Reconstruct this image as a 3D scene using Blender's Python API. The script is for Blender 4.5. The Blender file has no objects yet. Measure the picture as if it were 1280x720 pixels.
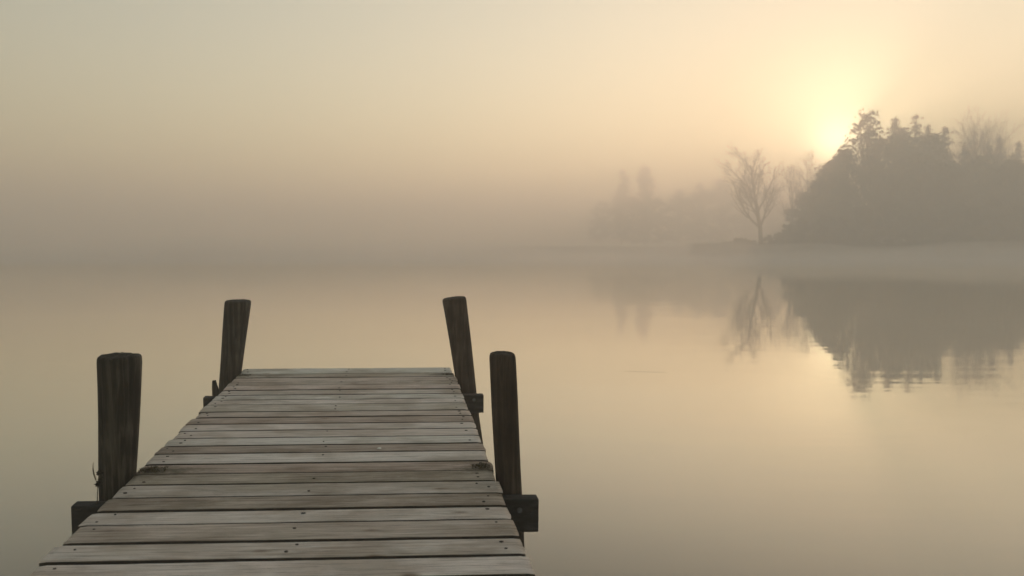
import bpy, math, random
import numpy as np
from mathutils import Vector, Matrix, noise as mnoise

S = bpy.context.scene
C = S.collection
R = math.radians

# ------------------------------------------------------------------ camera
HC = 1.50                                   # eye height above the water
cam = bpy.data.cameras.new("camera")
cam.sensor_width = 36.0
cam.lens = 28.125
cam.shift_x = 100 / 1280
cam.clip_start = 0.05
cam.clip_end = 3000
cam.dof.use_dof = True
cam.dof.focus_distance = 4.2
cam.dof.aperture_fstop = 3.2
co = bpy.data.objects.new("camera", cam)
C.objects.link(co)
co.location = (0, 0, HC)
PITCH = math.atan(52 / 1000)
co.rotation_euler = (math.pi / 2 - PITCH, 0, 0)
S.camera = co

# ------------------------------------------------------------------ sky, sun, exposure
SUN_AZ = R(26.75)                            # to the right of straight ahead
SUN_EL = R(6.15)
w = bpy.data.worlds.new("World")
S.world = w
w.use_nodes = True
nt = w.node_tree
sky = nt.nodes.new("ShaderNodeTexSky")
sky.sky_type = 'NISHITA'
sky.sun_disc = False
sky.sun_elevation = SUN_EL
sky.sun_rotation = SUN_AZ
sky.altitude = 50
sky.air_density = 1.22
sky.dust_density = 0.08
sky.ozone_density = 0.0
bg = nt.nodes["Background"]
bg.inputs["Strength"].default_value = 0.15
SUN_DIR = Vector((math.sin(SUN_AZ) * math.cos(SUN_EL), math.cos(SUN_AZ) * math.cos(SUN_EL), math.sin(SUN_EL)))
geo = nt.nodes.new("ShaderNodeTexCoord")
dot = nt.nodes.new("ShaderNodeVectorMath"); dot.operation = 'DOT_PRODUCT'
dot.inputs[1].default_value = SUN_DIR
nt.links.new(geo.outputs["Generated"], dot.inputs[0])
def wmath(op, a, b):
    n_ = nt.nodes.new("ShaderNodeMath"); n_.operation = op
    for k_, v_ in ((0, a), (1, b)):
        if isinstance(v_, (int, float)): n_.inputs[k_].default_value = v_
        else: nt.links.new(v_, n_.inputs[k_])
    return n_.outputs[0]
def lobe(deg, amp):                         # amp * exp(-(angle / deg)^2) about the sun
    d2 = wmath('MULTIPLY', wmath('SUBTRACT', 1.0, dot.outputs["Value"]), -2.0 / math.radians(deg) ** 2)
    return wmath('MULTIPLY', wmath('EXPONENT', d2, 0.0), amp)
glow = wmath('ADD', lobe(1.5, 40.0), lobe(4.2, 17.0))
gc = nt.nodes.new("ShaderNodeMix"); gc.data_type = 'RGBA'; gc.blend_type = 'MULTIPLY'; gc.inputs[0].default_value = 1.0
gc.inputs[6].default_value = (1.0, 0.82, 0.50, 1)
gv = nt.nodes.new("ShaderNodeCombineColor")
for k_ in range(3): nt.links.new(glow, gv.inputs[k_])
nt.links.new(gv.outputs[0], gc.inputs[7])
ga = nt.nodes.new("ShaderNodeMix"); ga.data_type = 'RGBA'; ga.blend_type = 'ADD'; ga.inputs[0].default_value = 1.0
nt.links.new(sky.outputs[0], ga.inputs[6]); nt.links.new(gc.outputs[2], ga.inputs[7])
nt.links.new(ga.outputs[2], bg.inputs[0])

sl = bpy.data.lights.new("sun", 'SUN')
sl.energy = 3.2
sl.angle = R(1.0)                          # the fog widens the disc a little
sl.color = (1.0, 0.66, 0.42)
so = bpy.data.objects.new("sun", sl)
C.objects.link(so)
sd = Vector((math.sin(SUN_AZ) * math.cos(SUN_EL), math.cos(SUN_AZ) * math.cos(SUN_EL), math.sin(SUN_EL)))
so.rotation_euler = sd.to_track_quat('Z', 'Y').to_euler()
so.location = sd * 400

S.view_settings.view_transform = 'Standard'
S.view_settings.look = 'None'
S.view_settings.gamma = 1.0
S.view_settings.use_curve_mapping = False
S.view_settings.exposure = 0.30
S.render.engine = 'CYCLES'
S.cycles.max_bounces = 12
S.cycles.volume_bounces = 10
S.cycles.use_denoising = True
S.cycles.sample_clamp_indirect = 8.0

# ------------------------------------------------------------------ helpers
def tag(o, label=None, cat=None, group=None, kind=None):
    if label: o["label"] = label
    if cat: o["category"] = cat
    if group: o["group"] = group
    if kind: o["kind"] = kind
    return o

def empty(name, loc=(0, 0, 0), rot=(0, 0, 0)):
    o = bpy.data.objects.new(name, None)
    o.empty_display_size = 0.3
    C.objects.link(o)
    o.location = loc
    o.rotation_euler = rot
    return o

class MB:
    """Collects vertices and faces for ONE mesh object."""
    def __init__(self):
        self.v, self.f, self.n = [], [], 0
        self.tone = []

    def add(self, verts, faces, tone=(0.5, 0.5, 0.5)):
        b = self.n
        self.v.extend(verts)
        self.f.extend([tuple(i + b for i in f) for f in faces])
        self.n += len(verts)
        self.tone.extend([tone] * len(faces))

    def tube(self, pts, radii, sides=6, cap=True, tone=(0.5, 0.5, 0.5), wob=None):
        pts = [Vector(p) for p in pts]
        vs, fs = [], []
        up = Vector((0.31, 0.17, 0.93))
        for i, p in enumerate(pts):
            d = (pts[min(i + 1, len(pts) - 1)] - pts[max(i - 1, 0)]).normalized()
            a = d.cross(up)
            if a.length < 1e-3: a = d.cross(Vector((1, 0, 0)))
            a.normalize()
            b = d.cross(a)
            for k in range(sides):
                t = 2 * math.pi * k / sides
                r = radii[i]
                if wob: r *= wob(i, t)
                vs.append(tuple(p + a * (r * math.cos(t)) + b * (r * math.sin(t))))
        for i in range(len(pts) - 1):
            for k in range(sides):
                k2 = (k + 1) % sides
                fs.append((i * sides + k, i * sides + k2, (i + 1) * sides + k2, (i + 1) * sides + k))
        if cap:
            fs.append(tuple(range(sides - 1, -1, -1)))
            fs.append(tuple(range((len(pts) - 1) * sides, len(pts) * sides)))
        self.add(vs, fs, tone)

    def build(self, name, mat, parent=None, smooth=False, tone=False):
        me = bpy.data.meshes.new(name)
        me.from_pydata(self.v, [], self.f)
        if tone:
            at = me.attributes.new("tone", 'FLOAT_COLOR', 'FACE')
            flat = np.ones((len(self.f), 4), dtype=np.float32)
            flat[:, :3] = np.array(self.tone, dtype=np.float32)
            at.data.foreach_set("color", flat.ravel())
        me.materials.append(mat)
        if smooth:
            me.polygons.foreach_set("use_smooth", [True] * len(me.polygons))
        me.update()
        o = bpy.data.objects.new(name, me)
        C.objects.link(o)
        if parent: o.parent = parent
        return o

def nodes(name):
    m = bpy.data.materials.new(name)
    m.use_nodes = True
    n = m.node_tree
    return m, n, n.nodes, n.links, n.nodes["Principled BSDF"]

def N(ns, t, **kw):
    n = ns.new(t)
    for k, v in kw.items(): setattr(n, k, v)
    return n

def ramp(ns, stops):
    r = ns.new("ShaderNodeValToRGB")
    e = r.color_ramp.elements
    while len(e) < len(stops): e.new(0.5)
    for el, (p, c) in zip(e, stops):
        el.position = p
        el.color = (c[0], c[1], c[2], 1)
    return r

# ------------------------------------------------------------------ materials
def mat_deck():
    m, n, ns, L, P = nodes("weathered_deck_wood")
    tc = N(ns, "ShaderNodeTexCoord")
    at = N(ns, "ShaderNodeAttribute", attribute_name="tone")
    sep = N(ns, "ShaderNodeSeparateColor")
    L.new(at.outputs["Color"], sep.inputs[0])
    # offset every board's grain by its own seed
    off = N(ns, "ShaderNodeVectorMath", operation='MULTIPLY')
    off.inputs[1].default_value = (37, 11, 53)
    comb = N(ns, "ShaderNodeCombineXYZ")
    for i in range(3): L.new(sep.outputs[1], comb.inputs[i])
    L.new(comb.outputs[0], off.inputs[0])
    add = N(ns, "ShaderNodeVectorMath", operation='ADD')
    L.new(tc.outputs["Object"], add.inputs[0]); L.new(off.outputs[0], add.inputs[1])
    # grain: long along x (across the pier)
    def grain(scale, sc, detail, rough, dist=0.0):
        mp = N(ns, "ShaderNodeMapping"); mp.inputs["Scale"].default_value = sc
        L.new(add.outputs[0], mp.inputs[0])
        t = N(ns, "ShaderNodeTexNoise"); t.inputs["Scale"].default_value = scale
        t.inputs["Detail"].default_value = detail; t.inputs["Roughness"].default_value = rough
        t.inputs["Distortion"].default_value = dist
        L.new(mp.outputs[0], t.inputs[0])
        return t
    g1 = grain(1.0, (2.6, 60, 30), 5, 0.62, 0.6)
    g2 = grain(1.0, (5.0, 240, 60), 4, 0.6, 0.2)
    bl = grain(1.0, (3.2, 9.0, 9.0), 5, 0.6, 0.6)
    fine = grain(1.0, (30, 45, 45), 4, 0.65)
    base = ramp(ns, [(0.0, (0.15, 0.122, 0.105)), (0.33, (0.39, 0.324, 0.281)), (0.60, (0.62, 0.545, 0.497)), (0.95, (0.82, 0.79, 0.77))])
    mixv = N(ns, "ShaderNodeMath", operation='MULTIPLY_ADD')
    L.new(g1.outputs[0], mixv.inputs[0]); mixv.inputs[1].default_value = 0.95
    tb = N(ns, "ShaderNodeMath", operation='MULTIPLY_ADD')
    L.new(sep.outputs[0], tb.inputs[0]); tb.inputs[1].default_value = 1.3; tb.inputs[2].default_value = -0.55
    L.new(tb.outputs[0], mixv.inputs[2])
    bl2 = N(ns, "ShaderNodeMath", operation='MULTIPLY_ADD')
    L.new(bl.outputs[0], bl2.inputs[0]); bl2.inputs[1].default_value = 0.5
    L.new(mixv.outputs[0], bl2.inputs[2])
    sub = N(ns, "ShaderNodeMath", operation='SUBTRACT'); sub.inputs[1].default_value = 0.23
    L.new(bl2.outputs[0], sub.inputs[0])
    L.new(sub.outputs[0], base.inputs[0])
    # damp stains that run over several boards, and knots
    st = N(ns, "ShaderNodeTexNoise"); st.inputs["Scale"].default_value = 1.0; st.inputs["Detail"].default_value = 5; st.inputs["Roughness"].default_value = 0.6
    smp = N(ns, "ShaderNodeMapping"); smp.inputs["Scale"].default_value = (2.2, 3.4, 1); L.new(tc.outputs["Object"], smp.inputs[0]); L.new(smp.outputs[0], st.inputs[0])
    str_ = ramp(ns, [(0.38, (0.62, 0.58, 0.53)), (0.56, (1, 1, 1))]); L.new(st.outputs[0], str_.inputs[0])
    vo = N(ns, "ShaderNodeTexVoronoi"); vo.inputs["Scale"].default_value = 1.0
    vmp = N(ns, "ShaderNodeMapping"); vmp.inputs["Scale"].default_value = (2.6, 6.5, 1); L.new(add.outputs[0], vmp.inputs[0]); L.new(vmp.outputs[0], vo.inputs[0])
    vr = ramp(ns, [(0.035, (0.30, 0.23, 0.18)), (0.075, (0.72, 0.66, 0.60)), (0.12, (1, 1, 1))]); L.new(vo.outputs["Distance"], vr.inputs[0])
    stm = N(ns, "ShaderNodeMix", data_type='RGBA', blend_type='MULTIPLY'); stm.inputs[0].default_value = 0.85
    L.new(base.outputs[0], stm.inputs[6]); L.new(str_.outputs[0], stm.inputs[7])
    knm = N(ns, "ShaderNodeMix", data_type='RGBA', blend_type='MULTIPLY'); knm.inputs[0].default_value = 0.8
    L.new(stm.outputs[2], knm.inputs[6]); L.new(vr.outputs[0], knm.inputs[7])
    # dark cracks along the grain
    ck = ramp(ns, [(0.36, (0.28, 0.26, 0.25)), (0.47, (1, 1, 1))])
    L.new(g2.outputs[0], ck.inputs[0])
    mul = N(ns, "ShaderNodeMix", data_type='RGBA', blend_type='MULTIPLY'); mul.inputs[0].default_value = 0.75
    L.new(knm.outputs[2], mul.inputs[6]); L.new(ck.outputs[0], mul.inputs[7])
    # hue drift: grey-green against pinkish brown
    hue = N(ns, "ShaderNodeMix", data_type='RGBA', blend_type='MULTIPLY'); hue.inputs[0].default_value = 1.0
    hr = ramp(ns, [(0.0, (0.88, 0.93, 0.84)), (0.45, (0.98, 0.97, 0.95)), (1.0, (1.06, 0.965, 0.93))])
    hm = N(ns, "ShaderNodeMath", operation='MULTIPLY_ADD')
    L.new(bl.outputs[0], hm.inputs[0]); hm.inputs[1].default_value = 0.9
    h0 = N(ns, "ShaderNodeMath", operation='MULTIPLY_ADD')
    L.new(sep.outputs[2], h0.inputs[0]); h0.inputs[1].default_value = 0.6; h0.inputs[2].default_value = -0.25
    L.new(h0.outputs[0], hm.inputs[2])
    L.new(hm.outputs[0], hr.inputs[0])
    L.new(mul.outputs[2], hue.inputs[6]); L.new(hr.outputs[0], hue.inputs[7])
    # pale scuffs
    sc = ramp(ns, [(0.62, (0, 0, 0)), (0.76, (1, 1, 1))])
    L.new(fine.outputs[0], sc.inputs[0])
    scm = N(ns, "ShaderNodeMath", operation='MULTIPLY'); scm.inputs[1].default_value = 0.55
    L.new(sc.outputs[0], scm.inputs[0])
    scu = N(ns, "ShaderNodeMix", data_type='RGBA'); scu.inputs[7].default_value = (0.5, 0.47, 0.43, 1)
    L.new(scm.outputs[0], scu.inputs[0]); L.new(hue.outputs[2], scu.inputs[6])
    cur = scu.outputs[2]
    # mossy grime on the boards beside the near posts and along the far left edge
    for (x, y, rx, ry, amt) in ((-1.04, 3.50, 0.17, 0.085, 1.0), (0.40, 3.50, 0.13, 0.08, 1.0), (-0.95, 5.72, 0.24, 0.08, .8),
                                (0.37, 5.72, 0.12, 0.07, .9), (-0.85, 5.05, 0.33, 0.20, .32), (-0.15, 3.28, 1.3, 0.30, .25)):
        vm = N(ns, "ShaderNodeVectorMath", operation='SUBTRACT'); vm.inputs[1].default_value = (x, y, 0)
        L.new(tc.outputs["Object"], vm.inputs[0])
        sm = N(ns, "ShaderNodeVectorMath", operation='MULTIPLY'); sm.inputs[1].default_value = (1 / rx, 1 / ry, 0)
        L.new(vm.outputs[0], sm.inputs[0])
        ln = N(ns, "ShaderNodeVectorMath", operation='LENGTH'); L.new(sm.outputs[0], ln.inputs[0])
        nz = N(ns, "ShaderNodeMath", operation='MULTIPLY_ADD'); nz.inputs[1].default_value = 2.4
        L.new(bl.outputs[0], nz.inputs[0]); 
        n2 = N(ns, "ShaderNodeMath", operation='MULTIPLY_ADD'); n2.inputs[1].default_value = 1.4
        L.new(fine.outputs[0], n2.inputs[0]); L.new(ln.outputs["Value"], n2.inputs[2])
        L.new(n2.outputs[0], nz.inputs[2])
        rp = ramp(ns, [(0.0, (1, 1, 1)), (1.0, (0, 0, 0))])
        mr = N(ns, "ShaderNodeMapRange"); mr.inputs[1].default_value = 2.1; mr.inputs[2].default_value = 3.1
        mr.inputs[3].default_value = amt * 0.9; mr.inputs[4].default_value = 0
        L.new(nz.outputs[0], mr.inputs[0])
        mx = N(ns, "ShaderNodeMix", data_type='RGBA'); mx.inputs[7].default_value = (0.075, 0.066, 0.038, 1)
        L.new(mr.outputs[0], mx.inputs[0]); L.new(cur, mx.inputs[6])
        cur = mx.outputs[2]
    L.new(cur, P.inputs["Base Color"])
    P.inputs["Roughness"].default_value = 0.62
    P.inputs["Specular IOR Level"].default_value = 0.35
    bp = N(ns, "ShaderNodeBump"); bp.inputs["Strength"].default_value = 0.9; bp.inputs["Distance"].default_value = 0.006
    hs = N(ns, "ShaderNodeMath", operation='ADD'); L.new(g1.outputs[0], hs.inputs[0]); L.new(g2.outputs[0], hs.inputs[1])
    hs2 = N(ns, "ShaderNodeMath", operation='MULTIPLY_ADD'); hs2.inputs[1].default_value = 0.5
    L.new(fine.outputs[0], hs2.inputs[0]); L.new(hs.outputs[0], hs2.inputs[2])
    L.new(hs2.outputs[0], bp.inputs["Height"])
    L.new(bp.outputs[0], P.inputs["Normal"])
    return m

def mat_post(name, c0, c1, c2, zs=2.2, xs=42):
    m, n, ns, L, P = nodes(name)
    tc = N(ns, "ShaderNodeTexCoord")
    mp = N(ns, "ShaderNodeMapping"); mp.inputs["Scale"].default_value = (xs, xs, zs)
    L.new(tc.outputs["Object"], mp.inputs[0])
    t = N(ns, "ShaderNodeTexNoise"); t.inputs["Scale"].default_value = 1; t.inputs["Detail"].default_value = 5
    t.inputs["Roughness"].default_value = 0.6; t.inputs["Distortion"].default_value = 0.5
    L.new(mp.outputs[0], t.inputs[0])
    b = N(ns, "ShaderNodeTexNoise"); b.inputs["Scale"].default_value = 7; b.inputs["Detail"].default_value = 4
    L.new(tc.outputs["Object"], b.inputs[0])
    s = N(ns, "ShaderNodeMath", operation='MULTIPLY_ADD'); s.inputs[1].default_value = 0.5
    L.new(b.outputs[0], s.inputs[0]); L.new(t.outputs[0], s.inputs[2])
    r = ramp(ns, [(0.50, c0), (0.74, c1), (1.0, c2)])
    L.new(s.outputs[0], r.inputs[0])
    L.new(r.outputs[0], P.inputs["Base Color"])
    P.inputs["Roughness"].default_value = 0.8
    P.inputs["Specular IOR Level"].default_value = 0.25
    bp = N(ns, "ShaderNodeBump"); bp.inputs["Strength"].default_value = 1.0; bp.inputs["Distance"].default_value = 0.014
    L.new(t.outputs[0], bp.inputs["Height"]); L.new(bp.outputs[0], P.inputs["Normal"])
    return m

def mat_noise(name, c0, c1, scale, rough=0.85, spec=0.2, metal=0.0):
    m, n, ns, L, P = nodes(name)
    tc = N(ns, "ShaderNodeTexCoord")
    t = N(ns, "ShaderNodeTexNoise"); t.inputs["Scale"].default_value = scale; t.inputs["Detail"].default_value = 4
    L.new(tc.outputs["Object"], t.inputs[0])
    r = ramp(ns, [(0.3, c0), (0.7, c1)])
    L.new(t.outputs[0], r.inputs[0]); L.new(r.outputs[0], P.inputs["Base Color"])
    P.inputs["Roughness"].default_value = rough
    P.inputs["Specular IOR Level"].default_value = spec
    P.inputs["Metallic"].default_value = metal
    return m

def mat_water():
    m, n, ns, L, P = nodes("still_lake_water")
    ns.remove(P)
    out = [x for x in ns if x.type == 'OUTPUT_MATERIAL'][0]
    tc = N(ns, "ShaderNodeTexCoord")
    def wave(sc, detail, rough=0.5):
        mp = N(ns, "ShaderNodeMapping"); mp.inputs["Scale"].default_value = sc
        mp.inputs["Rotation"].default_value = (0, 0, R(6))
        L.new(tc.outputs["Object"], mp.inputs[0])
        t = N(ns, "ShaderNodeTexNoise"); t.inputs["Scale"].default_value = 1
        t.inputs["Detail"].default_value = detail; t.inputs["Roughness"].default_value = rough
        L.new(mp.outputs[0], t.inputs[0])
        return t
    a = wave((0.10, 0.55, 1), 2)
    b = wave((0.7, 2.6, 1), 2)
    s = N(ns, "ShaderNodeMath", operation='MULTIPLY_ADD'); s.inputs[1].default_value = 0.48
    L.new(b.outputs[0], s.inputs[0]); L.new(a.outputs[0], s.inputs[2])
    c = wave((0.035, 0.22, 1), 1)
    s2 = N(ns, "ShaderNodeMath", operation='MULTIPLY_ADD'); s2.inputs[1].default_value = 1.2
    L.new(c.outputs[0], s2.inputs[0]); L.new(s.outputs[0], s2.inputs[2]); s = s2
    bp = N(ns, "ShaderNodeBump"); bp.inputs["Strength"].default_value = 1.0; bp.inputs["Distance"].default_value = 0.004
    L.new(s.outputs[0], bp.inputs["Height"])
    gl = N(ns, "ShaderNodeBsdfGlossy"); gl.inputs["Roughness"].default_value = 0.03
    gl.inputs["Color"].default_value = (1, 0.965, 0.90, 1)
    L.new(bp.outputs[0], gl.inputs["Normal"])
    df = N(ns, "ShaderNodeBsdfDiffuse"); df.inputs["Color"].default_value = (0.035, 0.030, 0.022, 1)
    lw = N(ns, "ShaderNodeLayerWeight"); lw.inputs["Blend"].default_value = 0.5
    mr = N(ns, "ShaderNodeMapRange")     # facing: 1 at grazing
    mr.interpolation_type = 'LINEAR'
    mr.inputs[1].default_value = 0.60; mr.inputs[2].default_value = 0.92
    mr.inputs[3].default_value = 0.24; mr.inputs[4].default_value = 0.95
    L.new(lw.outputs["Facing"], mr.inputs[0])
    mx = N(ns, "ShaderNodeMixShader")
    L.new(mr.outputs[0], mx.inputs[0]); L.new(df.outputs[0], mx.inputs[1]); L.new(gl.outputs[0], mx.inputs[2])
    L.new(mx.outputs[0], out.inputs[0])
    return m

M_DECK = mat_deck()
M_POST = mat_post("old_piling_wood", (0.012, 0.011, 0.010), (0.027, 0.025, 0.021), (0.105, 0.097, 0.083))
M_POSTB = mat_post("brown_piling_wood", (0.014, 0.010, 0.008), (0.036, 0.027, 0.021), (0.09, 0.072, 0.056))
M_BEAM = mat_post("wet_beam_wood", (0.013, 0.014, 0.015), (0.028, 0.029, 0.030), (0.06, 0.062, 0.062), zs=40, xs=9)
M_EDGE = mat_noise("gap_shade_side", (0.020, 0.018, 0.015), (0.055, 0.048, 0.040), 25)  # dark colour standing in for shade between the boards
M_NAIL = mat_noise("rusty_nail", (0.012, 0.010, 0.009), (0.03, 0.022, 0.018), 60, 0.6, 0.4)
M_BOLT = mat_noise("steel_bolt", (0.07, 0.08, 0.10), (0.14, 0.16, 0.19), 80, 0.4, 0.5, 0.6)
M_MOSS = mat_noise("moss", (0.035, 0.034, 0.014), (0.085, 0.070, 0.030), 40)
M_REED = mat_noise("dry_reed", (0.10, 0.085, 0.06), (0.26, 0.22, 0.16), 30)
M_SEED = mat_noise("dark_seed_head", (0.02, 0.018, 0.014), (0.045, 0.04, 0.03), 80)
M_FLECK = mat_noise("white_fleck", (0.68, 0.68, 0.66), (0.8, 0.8, 0.78), 60, 0.6)
M_BARK = mat_noise("tree_bark", (0.030, 0.024, 0.019), (0.065, 0.052, 0.042), 3)
M_TWIG = mat_noise("twig_bark", (0.055, 0.041, 0.032), (0.11, 0.082, 0.062), 2)
M_NEEDLE = mat_noise("evergreen_needles", (0.040, 0.040, 0.022), (0.080, 0.072, 0.038), 0.8)
M_LEAF = mat_noise("autumn_leaves", (0.075, 0.056, 0.030), (0.125, 0.090, 0.046), 0.7)
M_SOIL = mat_noise("shore_soil", (0.040, 0.033, 0.022), (0.085, 0.070, 0.045), 0.6)
M_GRASS = mat_noise("shore_grass", (0.06, 0.055, 0.030), (0.13, 0.11, 0.06), 0.5)
M_WATER = mat_water()

# ------------------------------------------------------------------ the air
HX0, HX1, HY0, HY1, HTOP = -330.0, 420.0, -60.0, 520.0, 26.8
def box_mesh(x0, x1, y0, y1, z0, z1):
    v = [(x0, y0, z0), (x1, y0, z0), (x1, y1, z0), (x0, y1, z0), (x0, y0, z1), (x1, y0, z1), (x1, y1, z1), (x0, y1, z1)]
    f = [(0, 3, 2, 1), (4, 5, 6, 7), (0, 1, 5, 4), (1, 2, 6, 5), (2, 3, 7, 6), (3, 0, 4, 7)]
    return v, f
hm = bpy.data.materials.new("morning_fog")
hm.use_nodes = True
hn = hm.node_tree
hn.nodes.remove(hn.nodes["Principled BSDF"])
pv = hn.nodes.new("ShaderNodeVolumePrincipled")
pv.inputs["Color"].default_value = (1.0, 0.945, 0.905, 1)
pv.inputs["Density"].default_value = 0.0120
pv.inputs["Anisotropy"].default_value = 0.54
ho = [x for x in hn.nodes if x.type == 'OUTPUT_MATERIAL'][0]
hn.links.new(pv.outputs[0], ho.inputs["Volume"])
hb = MB(); hb.add(*box_mesh(HX0, HX1, HY0, HY1, -3.0, HTOP))
tag(hb.build("haze", hm), "pale golden morning fog hanging over the whole lake", "fog", kind="stuff")

# ------------------------------------------------------------------ water and land
wb = MB()
wb.add([(HX0 + 1, HY0 + 1, 0), (HX1 - 1, HY0 + 1, 0), (HX1 - 1, HY1 - 1, 0), (HX0 + 1, HY1 - 1, 0)], [(0, 1, 2, 3)])
tag(wb.build("water", M_WATER), "still lake surface mirroring the hazy sunrise", "water", kind="structure")

def sstep(a, b, x):
    t = max(0.0, min(1.0, (x - a) / (b - a)))
    return t * t * (3 - 2 * t)

def land(name, poly_front, poly_back, hmax, seed, label):
    """A low shore: front line (x, y) waterline points, rising to hmax behind."""
    nb = 26
    fx = [p[0] for p in poly_front]; fy = [p[1] for p in poly_front]
    n = 150
    xs = np.linspace(fx[0], fx[-1], n)
    ys = np.interp(xs, fx, fy)
    yb = np.interp(xs, [p[0] for p in poly_back], [p[1] for p in poly_back])
    vs, fs = [], []
    for i, x in enumerate(xs):
        wig = 3.6 * mnoise.noise((x * 0.11, seed, 0)) + 0.9 * mnoise.noise((x * 0.45, seed, 3))
        for j in range(nb):
            t = j / (nb - 1)
            y = ys[i] + wig * (1 - t) + (yb[i] - ys[i]) * t ** 1.6
            edge = sstep(0, 5, x - xs[0]) * sstep(0, 5, xs[-1] - x)
            z = -0.5 + edge * (0.5 + hmax * (1 - math.exp(-(y - ys[i] - wig) / 4.0)) + 0.25 * mnoise.noise((x * .3, y * .3, seed)) * min(1, t * 8))
            vs.append((x, y, z))
    for i in range(n - 1):
        for j in range(nb - 1):
            a = i * nb + j
            fs.append((a, a + nb, a + nb + 1, a + 1))
    b = MB(); b.add(vs, fs)
    return tag(b.build(name, M_SOIL, smooth=True), label, "land", kind="structure")

def ground_z(front, hmax, x, y):
    ys = np.interp(x, [p[0] for p in front], [p[1] for p in front])
    return max(0.0, hmax * (1 - math.exp(-max(0, y - ys) / 4.0)) - 0.1)

KS = 0.85                                    # the near shore stands 120 to 180 m away
FR = [(48, 149), (56, 146), (70, 143), (90, 140), (120, 136), (170, 130), (215, 126)]
FR = [(x * KS, y * KS) for x, y in FR]
BK = [(48, 151), (56, 170), (70, 215), (90, 235), (120, 235), (170, 235), (215, 235)]
BK = [(x * KS, y * KS) for x, y in BK]
land("shore", FR, BK, 1.9, 3.1, "low wooded shore on the right with a spit running left")
FL = [(20 * KS, 300 * KS), (50 * KS, 268 * KS), (80 * KS, 262 * KS), (120 * KS, 262 * KS), (150 * KS, 262 * KS)]
BL = [(20 * KS, 310 * KS), (50 * KS, 330 * KS), (80 * KS, 330 * KS), (120 * KS, 320 * KS), (150 * KS, 310 * KS)]
land("far_shore", FL, BL, 1.5, 8.4, "far shore fading into the fog")

# ------------------------------------------------------------------ mist lying on the water before the shore
mm = bpy.data.materials.new("low_mist")
mm.use_nodes = True
mn = mm.node_tree
mn.nodes.remove(mn.nodes["Principled BSDF"])
mv = mn.nodes.new("ShaderNodeVolumePrincipled")
mv.inputs["Color"].default_value = (1.0, 0.945, 0.905, 1)
mv.inputs["Density"].default_value = 0.046
mv.inputs["Anisotropy"].default_value = 0.54
mn.links.new(mv.outputs[0], [x for x in mn.nodes if x.type == 'OUTPUT_MATERIAL'][0].inputs["Volume"])
def mist_bank(x0, x1, y0, y1, h, seed):
    nx, ny = 90, 16
    vs, fs = [], []
    for lay in (0, 1):
        for i in range(nx + 1):
            for j in range(ny + 1):
                a, c = i / nx, j / ny
                x = x0 + (x1 - x0) * a
                yy = y0 + (y1 - y0) * c - 0.10 * (x - x0)
                e = max(0.0, (math.sin(math.pi * a) * 1.6)) ** 0.8 * math.sin(math.pi * c)
                n_ = 0.62 + 0.75 * mnoise.noise((x * .035, yy * .05, seed)) + 0.35 * mnoise.noise((x * .11, yy * .12, seed + 5))
                z = 0.02 if lay == 0 else 0.03 + max(0.02, h * min(1, e) * max(0.1, n_))
                vs.append((x, yy, z))
    st = (nx + 1) * (ny + 1)
    q = lambda i, j: i * (ny + 1) + j
    for i in range(nx):
        for j in range(ny):
            fs.append((q(i, j), q(i, j + 1), q(i + 1, j + 1), q(i + 1, j)))
            fs.append((st + q(i, j), st + q(i + 1, j), st + q(i + 1, j + 1), st + q(i, j + 1)))
    for i in range(nx):
        fs.append((q(i, 0), q(i + 1, 0), st + q(i + 1, 0), st + q(i, 0)))
        fs.append((q(i, ny), st + q(i, ny), st + q(i + 1, ny), q(i + 1, ny)))
    for j in range(ny):
        fs.append((q(0, j), st + q(0, j), st + q(0, j + 1), q(0, j + 1)))
        fs.append((q(nx, j), q(nx, j + 1), st + q(nx, j + 1), st + q(nx, j)))
    b = MB(); b.add(vs, fs)
    return tag(b.build("mist", mm, smooth=True), "low mist lying on the water in front of the far shores", "mist", kind="stuff")
mist_bank(-190, 200, 74, 120, 2.2, 2.0)

# ------------------------------------------------------------------ trees
def at(px, D):
    """Ground position of something seen at picture column px (1280 wide) at distance D along the view."""
    return (px - 540) / 1000 * D

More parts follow.
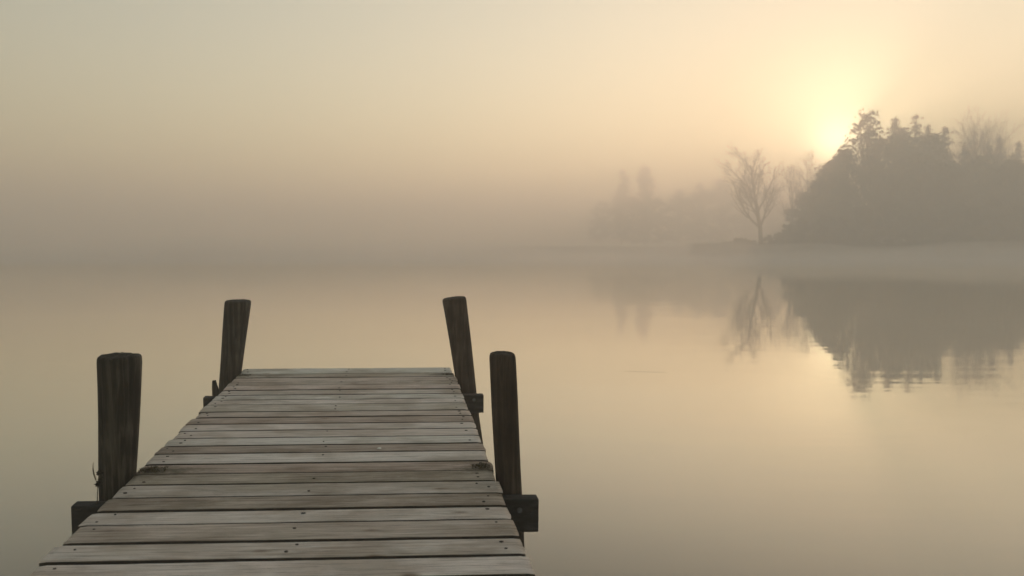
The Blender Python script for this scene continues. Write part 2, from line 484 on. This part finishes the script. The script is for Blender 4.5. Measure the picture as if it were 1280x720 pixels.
def grow(mb_trunk, mb_twig, rng, p0, d0, length, rad, depth, maxd, upw, spread, seglen, sides=5, flat=1.0):
    nseg = max(3, int(length / seglen))
    pts, rr = [Vector(p0)], [rad]
    d = Vector(d0).normalized()
    p = Vector(p0)
    for i in range(nseg):
        j = Vector((rng.gauss(0, 1), rng.gauss(0, 1), rng.gauss(0, 0.6))) * (0.10 + 0.03 * depth)
        d = (d + j + Vector((0, 0, upw))).normalized()
        p = p + d * (length / nseg)
        pts.append(p.copy())
        rr.append(rad * (1 - 0.72 * (i + 1) / nseg))
    (mb_trunk if depth == 0 else mb_twig).tube(pts, rr, sides if depth < 2 else (4 if depth == 2 else 3), cap=depth == 0)
    if depth >= maxd: return
    nch = {0: rng.randint(11, 14), 1: rng.randint(8, 10), 2: rng.randint(6, 8), 3: rng.randint(4, 5)}.get(depth, 3)
    a0 = rng.random() * 6.28
    for k in range(nch):
        t = (0.20 if depth == 0 else 0.16) + (0.80 if depth == 0 else 0.84) * (k + rng.random()) / nch
        f = min(t * nseg, nseg - 1e-3); i = int(f); u = f - i
        q = pts[i].lerp(pts[i + 1], u); r = rr[i] * (1 - u) + rr[i + 1] * u
        dl = (pts[i + 1] - pts[i]).normalized()
        az = a0 + k * 2.4 + rng.gauss(0, 0.3)
        a = dl.cross(Vector((0.3, 0.9, 0.2))).normalized(); b = dl.cross(a)
        side = a * math.cos(az) + b * math.sin(az)
        ang = spread * (0.75 + 0.5 * rng.random()) * (1.15 - 0.45 * t if depth == 0 else 1)
        nd = dl * math.cos(ang) + side * math.sin(ang)
        ll = length * (0.52 if depth == 0 else 0.52) * (1.15 - 0.72 * t) * (0.75 + 0.5 * rng.random())
        if depth == 0: ll *= 1.15
        grow(mb_trunk, mb_twig, rng, q, nd, ll, max(r * 0.60, 0.014), depth + 1, maxd, upw * 1.3, spread, seglen * 0.7, sides)

def bare_tree(px, D, H, seed, label, group, spread=0.72, maxd=3, trunk=0.40, twig=1.0, gz=1.3, lean=0.0):
    rng = random.Random(seed)
    D *= KS; H *= KS
    root = empty("bare_tree", (at(px, D), D, gz - 0.25))
    tag(root, label, "tree", group)
    t, c = MB(), MB()
    grow(t, c, rng, (0, 0, 0), (lean, 0, 1), H * 0.93, trunk, 0, maxd, 0.05, spread, 1.4)
    # bring to the asked height
    top = max(v[2] for v in t.v + c.v)
    k = H / top
    for b in (t, c): b.v = [(x * k, y * k, z * k) for x, y, z in b.v]
    t.build("trunk", M_BARK, root, smooth=True)
    c.build("crown", M_TWIG, root, smooth=True)
    return root

def leaf_faces(mb, rng, c, rad, n, size, flat=0.8, droop=0.0):
    for _ in range(n):
        v = Vector((rng.gauss(0, 1), rng.gauss(0, 1), rng.gauss(0, 1)))
        v = v * (rad * 0.55)
        v.z *= flat
        p = Vector(c) + v
        a = Vector((rng.gauss(0, 1), rng.gauss(0, 1), rng.gauss(0, 0.7) - droop)).normalized()
        b = a.cross(Vector((rng.gauss(0, 1), rng.gauss(0, 1), rng.gauss(0, 1)))).normalized()
        s = size * (0.6 + 0.8 * rng.random())
        q = [p - a * s, p + b * s * 0.45 - a * s * .1, p + a * s, p - b * s * 0.45 + a * s * .1]
        mb.add([tuple(x) for x in q], [(0, 1, 2, 3)])

def conifer(px, D, H, W, seed, label, group, gz=1.3, gap=0.12, start=0.12, power=0.85, dens=1.0):
    rng = random.Random(seed)
    D *= KS; H *= KS; W *= KS
    root = empty("evergreen_tree", (at(px, D), D, gz - 0.25))
    tag(root, label, "tree", group)
    t, c = MB(), MB()
    lx, ly = rng.gauss(0, 0.015), rng.gauss(0, 0.015)
    n = 9
    t.tube([(lx * H * (i / n) ** 2, ly * H * (i / n) ** 2, H * i / n) for i in range(n + 1)],
           [max(0.03, H * 0.014 * (1 - i / n)) for i in range(n + 1)], 7)
    z = H * start
    while z < H * 0.985:
        f = (z - H * start) / (H * (1 - start))
        rr = W * (1 - f) ** power * (0.80 + 0.35 * rng.random()) + 0.05
        nb = max(4, int((6 + 3 * (1 - f)) * dens))
        a0 = rng.random() * 6.28
        for k in range(nb):
            if rng.random() < gap + 0.22 * f: continue
            az = a0 + 6.283 * k / nb + rng.gauss(0, 0.3)
            L = rr * (0.30 + 0.95 * rng.random() ** 1.3) * (0.75 + 0.5 * mnoise.noise((math.cos(az) * 1.3, math.sin(az) * 1.3, z * 0.5 + seed)) + 0.2)
            dr = -0.30 - 0.25 * rng.random() + 0.75 * f
            zb = z + rng.gauss(0, 0.25) * (1 - f)
            base = Vector((lx * z, ly * z, zb))
            tip = base + Vector((math.cos(az) * L, math.sin(az) * L, L * dr))
            mid = base.lerp(tip, 0.5) + Vector((0, 0, 0.08 * L))
            c.tube([base, mid, tip], [0.05, 0.03, 0.01], 3, cap=False)
            m = max(2, int(L * 2.0))
            for i in range(m):
                q = base.lerp(tip, (i + 0.8) / m)
                q.z += 0.08 * L * math.sin(math.pi * (i + .8) / m) - 0.12
                leaf_faces(c, rng, q, 0.24 + 0.15 * L * (1 - i / m), int(8 * dens), 0.27 - 0.12 * f, 0.9, 0.45)
        z += (0.34 + 0.12 * (1 - f)) * (0.6 + 0.9 * rng.random())
    leaf_faces(c, rng, (lx * H, ly * H, H * 0.985), 0.16, 14, 0.2, 2.4, 0.2)
    t.build("trunk", M_BARK, root, smooth=True)
    c.build("crown", M_NEEDLE, root)
    return root

def broadleaf(px, D, H, W, seed, label, group, gz=1.3, nclump=60, bottom=0.12, mat=None, name="leafy_tree", cat="tree", dens=1.0):
    rng = random.Random(seed)
    D *= KS; H *= KS; W *= KS
    root = empty(name, (at(px, D), D, gz - 0.25))
    tag(root, label, cat, group)
    t, c = MB(), MB()
    hz = H * (0.62 if cat == "tree" else 0.35)
    n = 6
    t.tube([(0.15 * math.sin(i * 1.3 + seed), 0.15 * math.cos(i * 1.7 + seed), hz * i / n) for i in range(n + 1)],
           [max(0.05, H * 0.016 * (1 - 0.8 * i / n)) for i in range(n + 1)], 7)
    for k in range(nclump):
        f = rng.random()
        z = H * (bottom + (1 - bottom) * f * 0.97)
        e = math.sqrt(max(0.02, 1 - abs(2 * (z / H - bottom) / (1 - bottom) - 0.85) ** 2.2 * 0.9))
        if z > H * .8: e *= 0.9
        az = rng.random() * 6.283
        r = W * e * math.sqrt(rng.random()) * (0.8 + 0.35 * rng.random())
        p = Vector((math.cos(az) * r, math.sin(az) * r, z))
        rad = (0.55 + 0.75 * rng.random()) * H * 0.055
        st = Vector((0, 0, min(hz, max(0.3, z * 0.62))))
        mid = st.lerp(p, 0.55) + Vector((rng.gauss(0, .3), rng.gauss(0, .3), rng.gauss(0, .3)))
        t.tube([st, mid, p], [H * 0.005, H * 0.003, 0.02], 4, cap=False)
        leaf_faces(c, rng, p, rad, int(60 * dens), 0.34, 0.8)
    t.build("trunk", M_BARK, root, smooth=True)
    c.build("crown", mat or M_LEAF, root)
    return root

def HT(ytop, D, gz=1.3):
    return (308 - ytop) * D / 1000 + HC - gz

# lone tree on the spit
bare_tree(951, 150, HT(172, 150), 11, "lone leafless tree standing on the end of the spit", "leafless trees on the shore",
          spread=0.62, maxd=4, trunk=0.46, gz=1.2, lean=0.05)

# leafless trees in the fog between the lone tree and the evergreens
bare_tree(990, 178, HT(196, 178), 21, "thin foggy leafless tree just right of the lone tree", "leafless trees on the shore", 0.6, 3, 0.3)
bare_tree(1012, 178, HT(186, 178), 22, "faint leafless tree midway between lone tree and the sun", "leafless trees on the shore", 0.6, 4, 0.3)
bare_tree(1036, 178, HT(190, 178), 23, "faint leafless tree directly below the sun's brightest glow", "leafless trees on the shore", 0.55, 3, 0.3)
# leafless trees at the right edge
G = "leafless trees on the shore"
bare_tree(1193, 166, HT(144, 166), 31, "leafless tree rising right behind the tall evergreens' slope", G, 0.58, 3, 0.34)
bare_tree(1214, 168, HT(136, 168), 32, "tall slim leafless tree in the gap right of the evergreens", G, 0.58, 3, 0.34)
bare_tree(1236, 164, HT(150, 164), 33, "shorter leafless tree beside the small dark evergreen top", G, 0.58, 3, 0.32)
bare_tree(1258, 162, HT(130, 162), 34, "tallest leafless tree near the picture's right edge", G, 0.58, 3, 0.36)
bare_tree(1281, 164, HT(134, 164), 35, "leafless tree cut by the right edge of the picture", G, 0.58, 3, 0.34)

# evergreens by the sun
E = "evergreen trees right of the sun"
broadleaf(1077, 160, HT(140, 160), 3.9, 41, "open ragged tree right beside the sun with light showing through its crown", E, nclump=52, bottom=0.56, mat=M_NEEDLE, name="ragged_tree", dens=0.42)
conifer(1047, 156, HT(193, 156), 3.4, 40, "short dense evergreen added to block the sun, left of the ragged one", E, power=0.4, gap=0.02, dens=1.5)  # extra tree, added to keep the sun's glint off the water
conifer(1114, 163, HT(146, 163), 5.6, 42, "dense evergreen with the left one of the twin pointed tops", E, power=0.62)
conifer(1137, 166, HT(143, 166), 5.6, 43, "tallest dense evergreen with the right one of the twin pointed tops", E, power=0.62)
conifer(1158, 164, HT(155, 164), 5.6, 44, "dense evergreen stepping down right of the twin tops", E, power=0.58)
conifer(1178, 162, HT(157, 162), 5.2, 45, "lower evergreen on the falling right slope of the grove", E, power=0.55)
conifer(1198, 160, HT(178, 160), 5.0, 46, "lowest evergreen in the dip before the right-hand leafless trees", E, power=0.8)
conifer(1246, 170, HT(168, 170), 4.2, 47, "small evergreen with dark top among the right-hand leafless trees", E, power=0.85)
conifer(1268, 168, HT(176, 168), 5.6, 48, "broad evergreen at the foot of the leafless trees near the right edge", E, power=0.6)
conifer(1300, 168, HT(170, 168), 5.6, 49, "evergreen just past the right edge of the picture", E, power=0.6)
B = "leafy trees around the evergreens"
broadleaf(1096, 158, HT(172, 158), 5.5, 51, "leafy tree filling the gap below the ragged evergreen", B, nclump=110)
broadleaf(1052, 157, HT(186, 157), 4.6, 52, "leafy tree on the grove's left slope under the sun", B, nclump=80)
broadleaf(1036, 158, HT(200, 158), 3.6, 53, "low leafy tree trailing off left of the grove", B, nclump=100)
broadleaf(1023, 160, HT(224, 160), 3.8, 62, "leafy tree stepping down left of the sun", B, nclump=90)
broadleaf(1006, 168, HT(243, 168), 4.5, 54, "lowest leafy tree fading toward the lone leafless tree", B, nclump=60)
broadleaf(1122, 161, HT(162, 161), 4.6, 60, "tall leafy tree between the twin tops", B, nclump=110)
broadleaf(1160, 161, HT(168, 161), 4.8, 61, "tall leafy tree just right of the twin tops", B, nclump=110)
broadleaf(1140, 152, HT(190, 152), 6.5, 55, "broad leafy tree in front of the twin topped evergreens", B, nclump=140)
broadleaf(1180, 150, HT(205, 150), 6.0, 56, "broad leafy tree at the shore below the falling slope", B, nclump=120)
broadleaf(1222, 152, HT(196, 152), 6.0, 57, "leafy tree on the shore under the gap of leafless trees", B, nclump=120)
broadleaf(1262, 150, HT(200, 150), 6.0, 58, "leafy tree on the shore at the right edge", B, nclump=120)
broadleaf(1310, 152, HT(190, 152), 6.5, 59, "leafy tree on the shore just outside the right edge", B, nclump=110)
SB = "bushes along the shore"
for i, (px, D, yt, W_, lab) in enumerate((
        (905, 152, 301, 3.0, "flat low bush on the tip of the spit"),
        (925, 153, 296, 3.6, "low bush left of the lone tree's trunk"),
        (975, 152, 288, 3.8, "round bush right of the lone tree's trunk"),
        (1000, 150, 272, 4.0, "bush between the lone tree and the grove"),
        (1030, 149, 268, 4.2, "bush under the low leafy tree"),
        (1070, 147, 255, 4.8, "tall bush at the foot of the ragged evergreen"),
        (1110, 146, 250, 4.8, "tall bush at the water below the twin tops"),
        (1150, 145, 258, 4.6, "shore bush below the grove's middle"),
        (1195, 143, 252, 4.8, "shore bush below the lowest evergreen"),
        (1240, 142, 248, 5.0, "shore bush below the small evergreen"),
        (1280, 141, 252, 5.0, "shore bush cut by the right edge"))):
    broadleaf(px, D, HT(yt, D, 0.9), W_, 70 + i, lab, SB, gz=0.9, nclump=70, bottom=0.02, name="bush", cat="bush", dens=0.6)

# far trees on the left, nearly lost in the fog
F = "far trees fading into the fog"
broadleaf(805, 292, HT(208, 292), 3.4, 81, "faint narrow tree standing tallest on the far shore", F, nclump=90)
broadleaf(776, 306, HT(211, 306), 3.0, 82, "very faint narrow tree just left of the tallest far one", F, nclump=70)
far = [(752, 322, 250, "faint leafy tree left of the two tallest far ones"), (790, 285, 246, "faint leafy tree at the foot of the two tallest far ones"),
       (822, 290, 248, "faint leafy tree right of the tallest far one"), (848, 325, 238, "faint leafy tree in the far row's middle"),
       (874, 326, 230, "faint leafy tree left of the spit's lone tree"), (900, 328, 224, "faint tall leafy tree behind the lone tree's left side"),
       (930, 330, 218, "faint leafy tree behind the lone tree"), (965, 330, 224, "faint leafy tree behind the lone tree's right side")]
for i, (px, D, yt, lab) in enumerate(far):
    broadleaf(px, D, HT(yt, D), 6.0, 90 + i, lab, F, nclump=80)

# grass on the banks
rng = random.Random(5)
gb = MB()
def blade(x, y, z, h):
    a = rng.random() * 6.28
    dx, dy = math.cos(a) * 0.05, math.sin(a) * 0.05
    lx, ly = rng.gauss(0, .22) * h, rng.gauss(0, .22) * h
    gb.add([(x - dx, y - dy, z - .1), (x + dx, y + dy, z - .1), (x + lx, y + ly, z + h)], [(0, 1, 2)])
for _ in range(16000):
    x = rng.uniform(43, 170)
    y0 = np.interp(x, [p[0] for p in FR], [p[1] for p in FR])
    y = y0 + rng.random() ** 1.6 * 9 + 0.8
    blade(x, y, ground_z(FR, 1.9, x, y), (0.3 + 0.6 * rng.random()) * (1 + 1.3 * max(0, mnoise.noise((x * .25, y * .3, 7)))))
tag(gb.build("shore_grass", M_GRASS), "dull grass fringing the right shore and spit", "grass", kind="stuff")

# ------------------------------------------------------------------ pier
YAW = math.atan(48 / 1000)
RISE = math.atan(27 / 1000)
K = 1.08                                     # eye above the deck plane
pier = empty("pier", (0, 0, 0))
ax = Vector((-math.sin(YAW) * math.cos(RISE), math.cos(YAW) * math.cos(RISE), math.sin(RISE)))
ux = Vector((math.cos(YAW), math.sin(YAW), 0))
wz = ux.cross(ax)
pm = Matrix((ux, ax, wz)).transposed().to_4x4()
org = Vector((0, 0, HC)) - wz * K
pm.translation = org
pier.matrix_world = pm
tag(pier, "weathered grey plank pier with four dark posts running out over the lake", "pier")
UL, UR = -1.126, 0.437

rng = random.Random(77)
bounds = [6.03, 5.80, 5.65, 5.50, 5.37, 5.23, 5.07, 4.93, 4.80, 4.615, 4.48, 4.33, 4.19, 4.045, 3.906, 3.763, 3.60, 3.455, 3.313,
          3.158, 3.012, 2.865, 2.70, 2.547]
while bounds[-1] > -1.4: bounds.append(bounds[-1] - rng.uniform(0.139, 0.156))
tones = {13: .78, 14: .34, 15: .85, 16: .40, 17: .42, 18: .62, 19: .36, 20: .66, 21: .46, 22: .6, 0: .8, 1: .5, 6: .75}
deck, nails = MB(), MB()
edge_faces, deck_faces = [], 0
T = 0.034
for i in range(len(bounds) - 1):
    v1, v0 = bounds[i], bounds[i + 1]
    gap = {14: .018, 15: .012, 16: .010, 17: .009, 18: .011, 19: .016, 20: .018, 21: .009, 22: .019, 23: .020}.get(i, rng.choice((.009, .012, .014, .017)))
    v1 -= gap
    tone = (tones.get(i, rng.uniform(.3, .8)), rng.random(), rng.random())
    ul = UL + rng.gauss(0, 0.006); ur = UR + rng.gauss(0, 0.006)
    dz = rng.gauss(0, 0.0007); tilt = rng.gauss(0, 0.0012); cup = rng.uniform(-0.0012, 0.001)
    skew = rng.gauss(0, 0.0016)
    nu = 64
    prof = [(0, -T), (0, -0.007), (0.012, -0.0026), (0.045, -0.0009), (0.16, -.0002), (0.33, 0), (0.5, 0), (0.67, 0), (0.84, -.0002), (0.955, -0.0009),
            (0.988, -0.0026), (1, -0.007), (1, -T)]
    vs, fs = [], []
    m = len(prof)
    for a in range(nu + 1):
        fu = a / nu
        u = ul + (ur - ul) * fu
        for k, (fv, z) in enumerate(prof):
            wob = 0.0018 * mnoise.noise((u * 3.1, i * 7.7 + fv * 0.8, 1.5)) + 0.0010 * mnoise.noise((u * 13, i * 3.3 + (2 if fv > .5 else 0), 4.5))
            v = v0 + (v1 - v0) * fv + (wob if fv in (0, 1) or fv < .05 or fv > .95 else 0) + skew * (fu - .5)
            zz = z + dz + tilt * (fv - .5) + cup * (2 * fv - 1) ** 2
            if z > -0.02: zz += 0.0010 * mnoise.noise((u * 1.7, v * 4, i)) + 0.0006 * mnoise.noise((u * 5, v * 22, i + 40))
            uu = u
            if a in (0, nu): uu += 0.007 * mnoise.noise((v * 25, i, a))
            if a in (0, nu) and z > -0.02: zz -= 0.003
            vs.append((uu, v, zz))
    for a in range(nu):
        for k in range(m - 1):
            b = a * m + k
            fs.append((b, b + m, b + m + 1, b + 1))
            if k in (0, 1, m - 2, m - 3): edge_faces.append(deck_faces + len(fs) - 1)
        fs.append((a * m, a * m + m - 1, (a + 1) * m + m - 1, (a + 1) * m))
    fs.append(tuple(range(m))); fs.append(tuple(range(nu * m + m - 1, nu * m - 1, -1)))
    deck.add(vs, fs, tone)
    deck_faces += len(fs)
    for nu_ in (-1.06, -0.345, 0.378):
        for fv in (0.27, 0.72):
            if rng.random() < (0.5 if nu_ == -0.345 else 0.3): continue
            cu, cv = nu_ + rng.gauss(0, .012), v0 + (v1 - v0) * (fv + rng.gauss(0, .05))
            r = rng.uniform(0.0034, 0.0056)
            el = rng.uniform(1.0, 1.7)
            pts = [(cu + r * el * math.cos(t * 6.2832 / 8), cv + r * math.sin(t * 6.2832 / 8), dz + 0.0025) for t in range(8)]
            low = [(p[0], p[1], -0.02) for p in pts]
            nails.add(pts + low, [tuple(range(8))] + [(k, k + 8, (k + 1) % 8 + 8, (k + 1) % 8) for k in range(8)])
dk = deck.build("deck", M_DECK, pier, tone=True)
dk.data.polygons.foreach_set("use_smooth", [len(p.vertices) == 4 for p in dk.data.polygons])
dk.data.materials.append(M_EDGE)             # shade of the gaps, painted dark onto board sides and bevels
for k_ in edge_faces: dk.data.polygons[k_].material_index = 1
tag(nails.build("nail_heads", M_NAIL, dk), kind="stuff")

def block(name, x0, x1, y0, y1, z0, z1, mat, parent, bev=0.003, seg=10, seed=0):
    """A timber with bevelled long edges and slightly uneven faces, long along x or y."""
    b = MB()
    alongx = (x1 - x0) > (y1 - y0)
    l0, l1 = (x0, x1) if alongx else (y0, y1)
    c0, c1 = (y0, y1) if alongx else (x0, x1)
    pr = [(c0 + bev, z0), (c1 - bev, z0), (c1, z0 + bev), (c1, z1 - bev), (c1 - bev, z1), (c0 + bev, z1), (c0, z1 - bev), (c0, z0 + bev)]
    st = [l0, l0 + bev] + [l0 + (l1 - l0) * k / seg for k in range(1, seg)] + [l1 - bev, l1]
    vs, fs = [], []
    for i, l in enumerate(st):
        k = 0.975 if i in (0, len(st) - 1) else 1.0
        cm, zm = (c0 + c1) / 2, (z0 + z1) / 2
        for (c, z) in pr:
            c_, z_ = cm + (c - cm) * k, zm + (z - zm) * k
            c_ += 0.003 * mnoise.noise((l * 3, c * 20, seed)); z_ += 0.003 * mnoise.noise((l * 3, z * 20, seed + 9))
            vs.append((l, c_, z_) if alongx else (c_, l, z_))
    for i in range(len(st) - 1):
        for k in range(8):
            k2 = (k + 1) % 8
            fs.append((i * 8 + k, i * 8 + k2, (i + 1) * 8 + k2, (i + 1) * 8 + k))
    fs.append(tuple(range(7, -1, -1))); fs.append(tuple(range((len(st) - 1) * 8, len(st) * 8)))
    b.add(vs, fs)
    return b.build(name, mat, parent)

for k, u in enumerate((-1.06, -0.345, 0.378)):
    block("stringer", u - 0.028, u + 0.028, -1.3, 5.99, -0.20, -T - 0.002, M_BEAM, pier, seed=k, seg=30)

def bolt(u, v, z, parent):
    b = MB()
    for (r, y0, y1, n) in ((0.012, 0, -0.002, 16), (0.007, -0.002, -0.008, 6)):
        vs = [(u + r * math.cos(6.2832 * k / n), v + y, z + r * math.sin(6.2832 * k / n)) for y in (y0, y1) for k in range(n)]
        b.add(vs, [(k, (k + 1) % n, (k + 1) % n + n, k + n) for k in range(n)] + [tuple(range(n, 2 * n))])
    return b.build("bolt", M_BOLT, parent)

bm1 = block("cross_beam", -1.342, 0.617, 3.31, 3.375, -0.232, -0.088, M_BEAM, pier, seed=21)
bolt(0.535, 3.308, -0.135, bm1); bolt(-1.225, 3.308, -0.14, bm1)
bm2 = block("cross_beam", -1.29, 0.617, 5.405, 5.47, -0.212, -0.089, M_BEAM, pier, seed=22)
bolt(0.55, 5.403, -0.12, bm2); bolt(-1.21, 5.403, -0.125, bm2)

def post(u, v, r0, r1, top, lean_u, lean_v, seed, mat, slant=(0, 0), ecc=1.0):
    """A round piling: r0 at deck level, r1 at the top, running down through the water."""
    b = MB()
    sides, vs, fs = 96, [], []
    zs = [-2.1, -1.2, -0.8, -0.5, -0.3, -0.15, 0.0, 0.08, 0.16, 0.24, 0.32, 0.40, 0.46, top - 0.03, top - 0.012, top - 0.004, top]
    zs = sorted(set(z for z in zs if z <= top))
    nr = len(zs)
    for i, z in enumerate(zs):
        f = z / top
        r = r0 + (r1 - r0) * max(-0.5, f)
        if i == nr - 1: r -= 0.012
        elif i == nr - 2: r -= 0.005
        elif i == nr - 3: r -= 0.0015
        cx, cy = u + lean_u * f, v + lean_v * f
        for k in range(sides):
            t = 6.28318 * k / sides
            ct, s_ = math.cos(t), math.sin(t)
            rr = r * (1 + 0.05 * mnoise.noise((ct * 1.1, s_ * 1.1, z * 2.2 + seed)) + 0.026 * mnoise.noise((ct * 5, s_ * 5, z * 1.2 + seed)) - 0.10 * max(0, mnoise.noise((ct * 9, s_ * 9, z * 0.9 + seed * 3)) - 0.28))
            zz = z + (slant[0] * ct * r + slant[1] * s_ * r if i >= nr - 4 else 0)
            zz += 0.004 * mnoise.noise((ct * 3, s_ * 3, seed)) if i >= nr - 3 else 0
            vs.append((cx + rr * ct * ecc, cy + rr * s_, zz))
    for i in range(nr - 1):
        for k in range(sides):
            k2 = (k + 1) % sides
            fs.append((i * sides + k, i * sides + k2, (i + 1) * sides + k2, (i + 1) * sides + k))
    # end grain: rings towards the middle
    last = (nr - 1) * sides
    cx, cy = u + lean_u, v + lean_v
    prev = last
    for q, fr in enumerate((0.7, 0.4, 0.12)):
        st = len(vs)
        for k in range(sides):
            x, y, z = vs[last + k]
            zz = top + (z - top) * fr + 0.005 * mnoise.noise((k * .4, fr * 4, seed)) + 0.003
            vs.append((cx + (x - cx) * fr, cy + (y - cy) * fr, zz))
        for k in range(sides):
            k2 = (k + 1) % sides
            fs.append((prev + k, prev + k2, st + k2, st + k))
        prev = st
    fs.append(tuple(range(prev, prev + sides)))
    b.add(vs, fs)
    o = b.build("post", mat, pier, smooth=True)
    return o

post(-1.196, 3.455, 0.076, 0.092, 0.52, 0.022, 0.0, 1.0, M_POST)
post(0.505, 3.46, 0.057, 0.058, 0.52, -0.03, 0.0, 2.0, M_POSTB)
post(-1.190, 5.84, 0.078, 0.096, 0.53, 0.062, 0.0, 3.0, M_POST)
post(0.510, 5.68, 0.072, 0.086, 0.56, -0.08, 0.0, 4.0, M_POSTB, slant=(0.12, 0))

# short pointed board end beside the far left post
pb = MB()
pb.add([(-1.245, 5.475, -0.30), (-1.195, 5.475, -0.30), (-1.195, 5.50, -0.30), (-1.245, 5.50, -0.30),
        (-1.245, 5.475, -0.02), (-1.200, 5.475, -0.07), (-1.200, 5.50, -0.07), (-1.245, 5.50, -0.02),
        (-1.243, 5.478, 0.012), (-1.222, 5.478, 0.014), (-1.222, 5.498, 0.014), (-1.243, 5.498, 0.012)],
       [(3, 2, 1, 0), (0, 1, 5, 4), (1, 2, 6, 5), (2, 3, 7, 6), (3, 0, 4, 7), (4, 5, 9, 8), (5, 6, 10, 9), (6, 7, 11, 10), (7, 4, 8, 11), (8, 9, 10, 11)])
tag(pb.build("board_end", M_POST, pier), "short pointed board end")

# moss tufts where the near posts meet the boards
def moss(name, spots, seed):
    r = random.Random(seed)
    b = MB()
    for (u, v, su, sv, n) in spots:
        for _ in range(n):
            x, y = u + max(-1.8, min(1.8, r.gauss(0, 1))) * su, v + max(-1.8, min(1.8, r.gauss(0, 1))) * sv
            if x < UL + 0.004 or x > UR - 0.004: continue
            h = abs(r.gauss(0.004, 0.003)) + 0.002
            a = r.random() * 6.28; wd = 0.0022
            dx, dy = math.cos(a) * wd, math.sin(a) * wd
            lx, ly = r.gauss(0, .006), r.gauss(0, .006)
            b.add([(x - dx, y - dy, -0.001), (x + dx, y + dy, -0.001), (x + lx, y + ly, h)], [(0, 1, 2)])
    return b.build(name, M_MOSS, pier)
moss("moss", [(-1.07, 3.51, 0.034, 0.022, 320)], 1)
moss("moss", [(0.395, 3.50, 0.024, 0.020, 280)], 2)
moss("moss", [(-1.08, 5.74, 0.028, 0.016, 160)], 3)
moss("moss", [(0.395, 5.72, 0.024, 0.016, 150)], 4)

# ------------------------------------------------------------------ small things
def pw(u, v, z):
    return pm @ Vector((u, v, z))

# dry weed standing by the near left post
rd = empty("dry_weed", pw(-1.245, 3.34, -0.088))
tag(rd, "thin dry weed with a dark seed head beside the near left post", "weed")
sb_ = MB()
sb_.tube([(0, 0, -0.004), (0.002, 0, 0.05), (0.006, 0.002, 0.10), (0.012, 0.0, 0.135)], [0.0022, 0.002, 0.0017, 0.0014], 6)
sb_.build("stem", M_REED, rd, smooth=True)
sh = MB()
rr_ = random.Random(3)
leaf_faces(sh, rr_, (0.014, 0, 0.134), 0.012, 90, 0.006)
leaf_faces(sh, rr_, (0.008, 0, 0.085), 0.006, 40, 0.010, 2.5)
sh.build("seed_head", M_SEED, rd)
lf = MB()
pts = [(-0.004, 0, 0.10), (-0.012, 0.0, 0.125), (-0.015, 0.0, 0.15), (-0.013, 0, 0.175)]
for k in range(3):
    (x0, y0, z0), (x1, y1, z1) = pts[k], pts[k + 1]
    w0, w1 = (0.003, 0.0035, 0.002, 0.0)[k], (0.003, 0.0035, 0.002, 0.0003)[k + 1]
    lf.add([(x0 - w0, y0, z0), (x0 + w0, y0 + .001, z0), (x1 + w1, y1 + .001, z1), (x1 - w1, y1, z1)], [(0, 1, 2, 3)])
lf.tube([(0.004, 0, 0.06), (0, 0, 0.085), (-0.004, 0, 0.102)], [0.001, 0.001, 0.001], 4)
lf.build("leaf", M_REED, rd)

# small white fleck lying on a plank
fk = MB()
c0 = ((473.5 - 492) * 1.08 / (565.5 - 281), 1080 / (565.5 - 281))
ring = [(0.011 * math.cos(t * .7854) * (1.15 if t % 3 else .8), 0.012 * math.sin(t * .7854)) for t in range(8)]
fk.add([(x, y, 0.0) for x, y in ring] + [(x * .6, y * .6, 0.004) for x, y in ring],
       [(k, (k + 1) % 8, (k + 1) % 8 + 8, k + 8) for k in range(8)] + [tuple(range(8, 16)), tuple(range(7, -1, -1))])
fo = fk.build("petal", M_FLECK)
fo.matrix_world = pm @ Matrix.Translation((c0[0], c0[1], 0.0035))
tag(fo, "tiny white fleck lying on the pier planks", "petal")

# a thin reed floating on the water right of the pier
fr_ = MB()
y0 = HC * 1000 / (465 - 308)
x0, x1 = (782 - 540) / 1000 * y0, (832 - 540) / 1000 * y0
fr_.tube([(x0, y0, 0.0015), (x0 + (x1 - x0) * .4, y0 - .03, 0.002), (x1, y0 - 0.09, 0.0015)], [0.0006, 0.0007, 0.0005], 5)
tag(fr_.build("floating_reed", M_REED, smooth=True), "thin straw coloured reed floating on the water right of the pier", "reed")
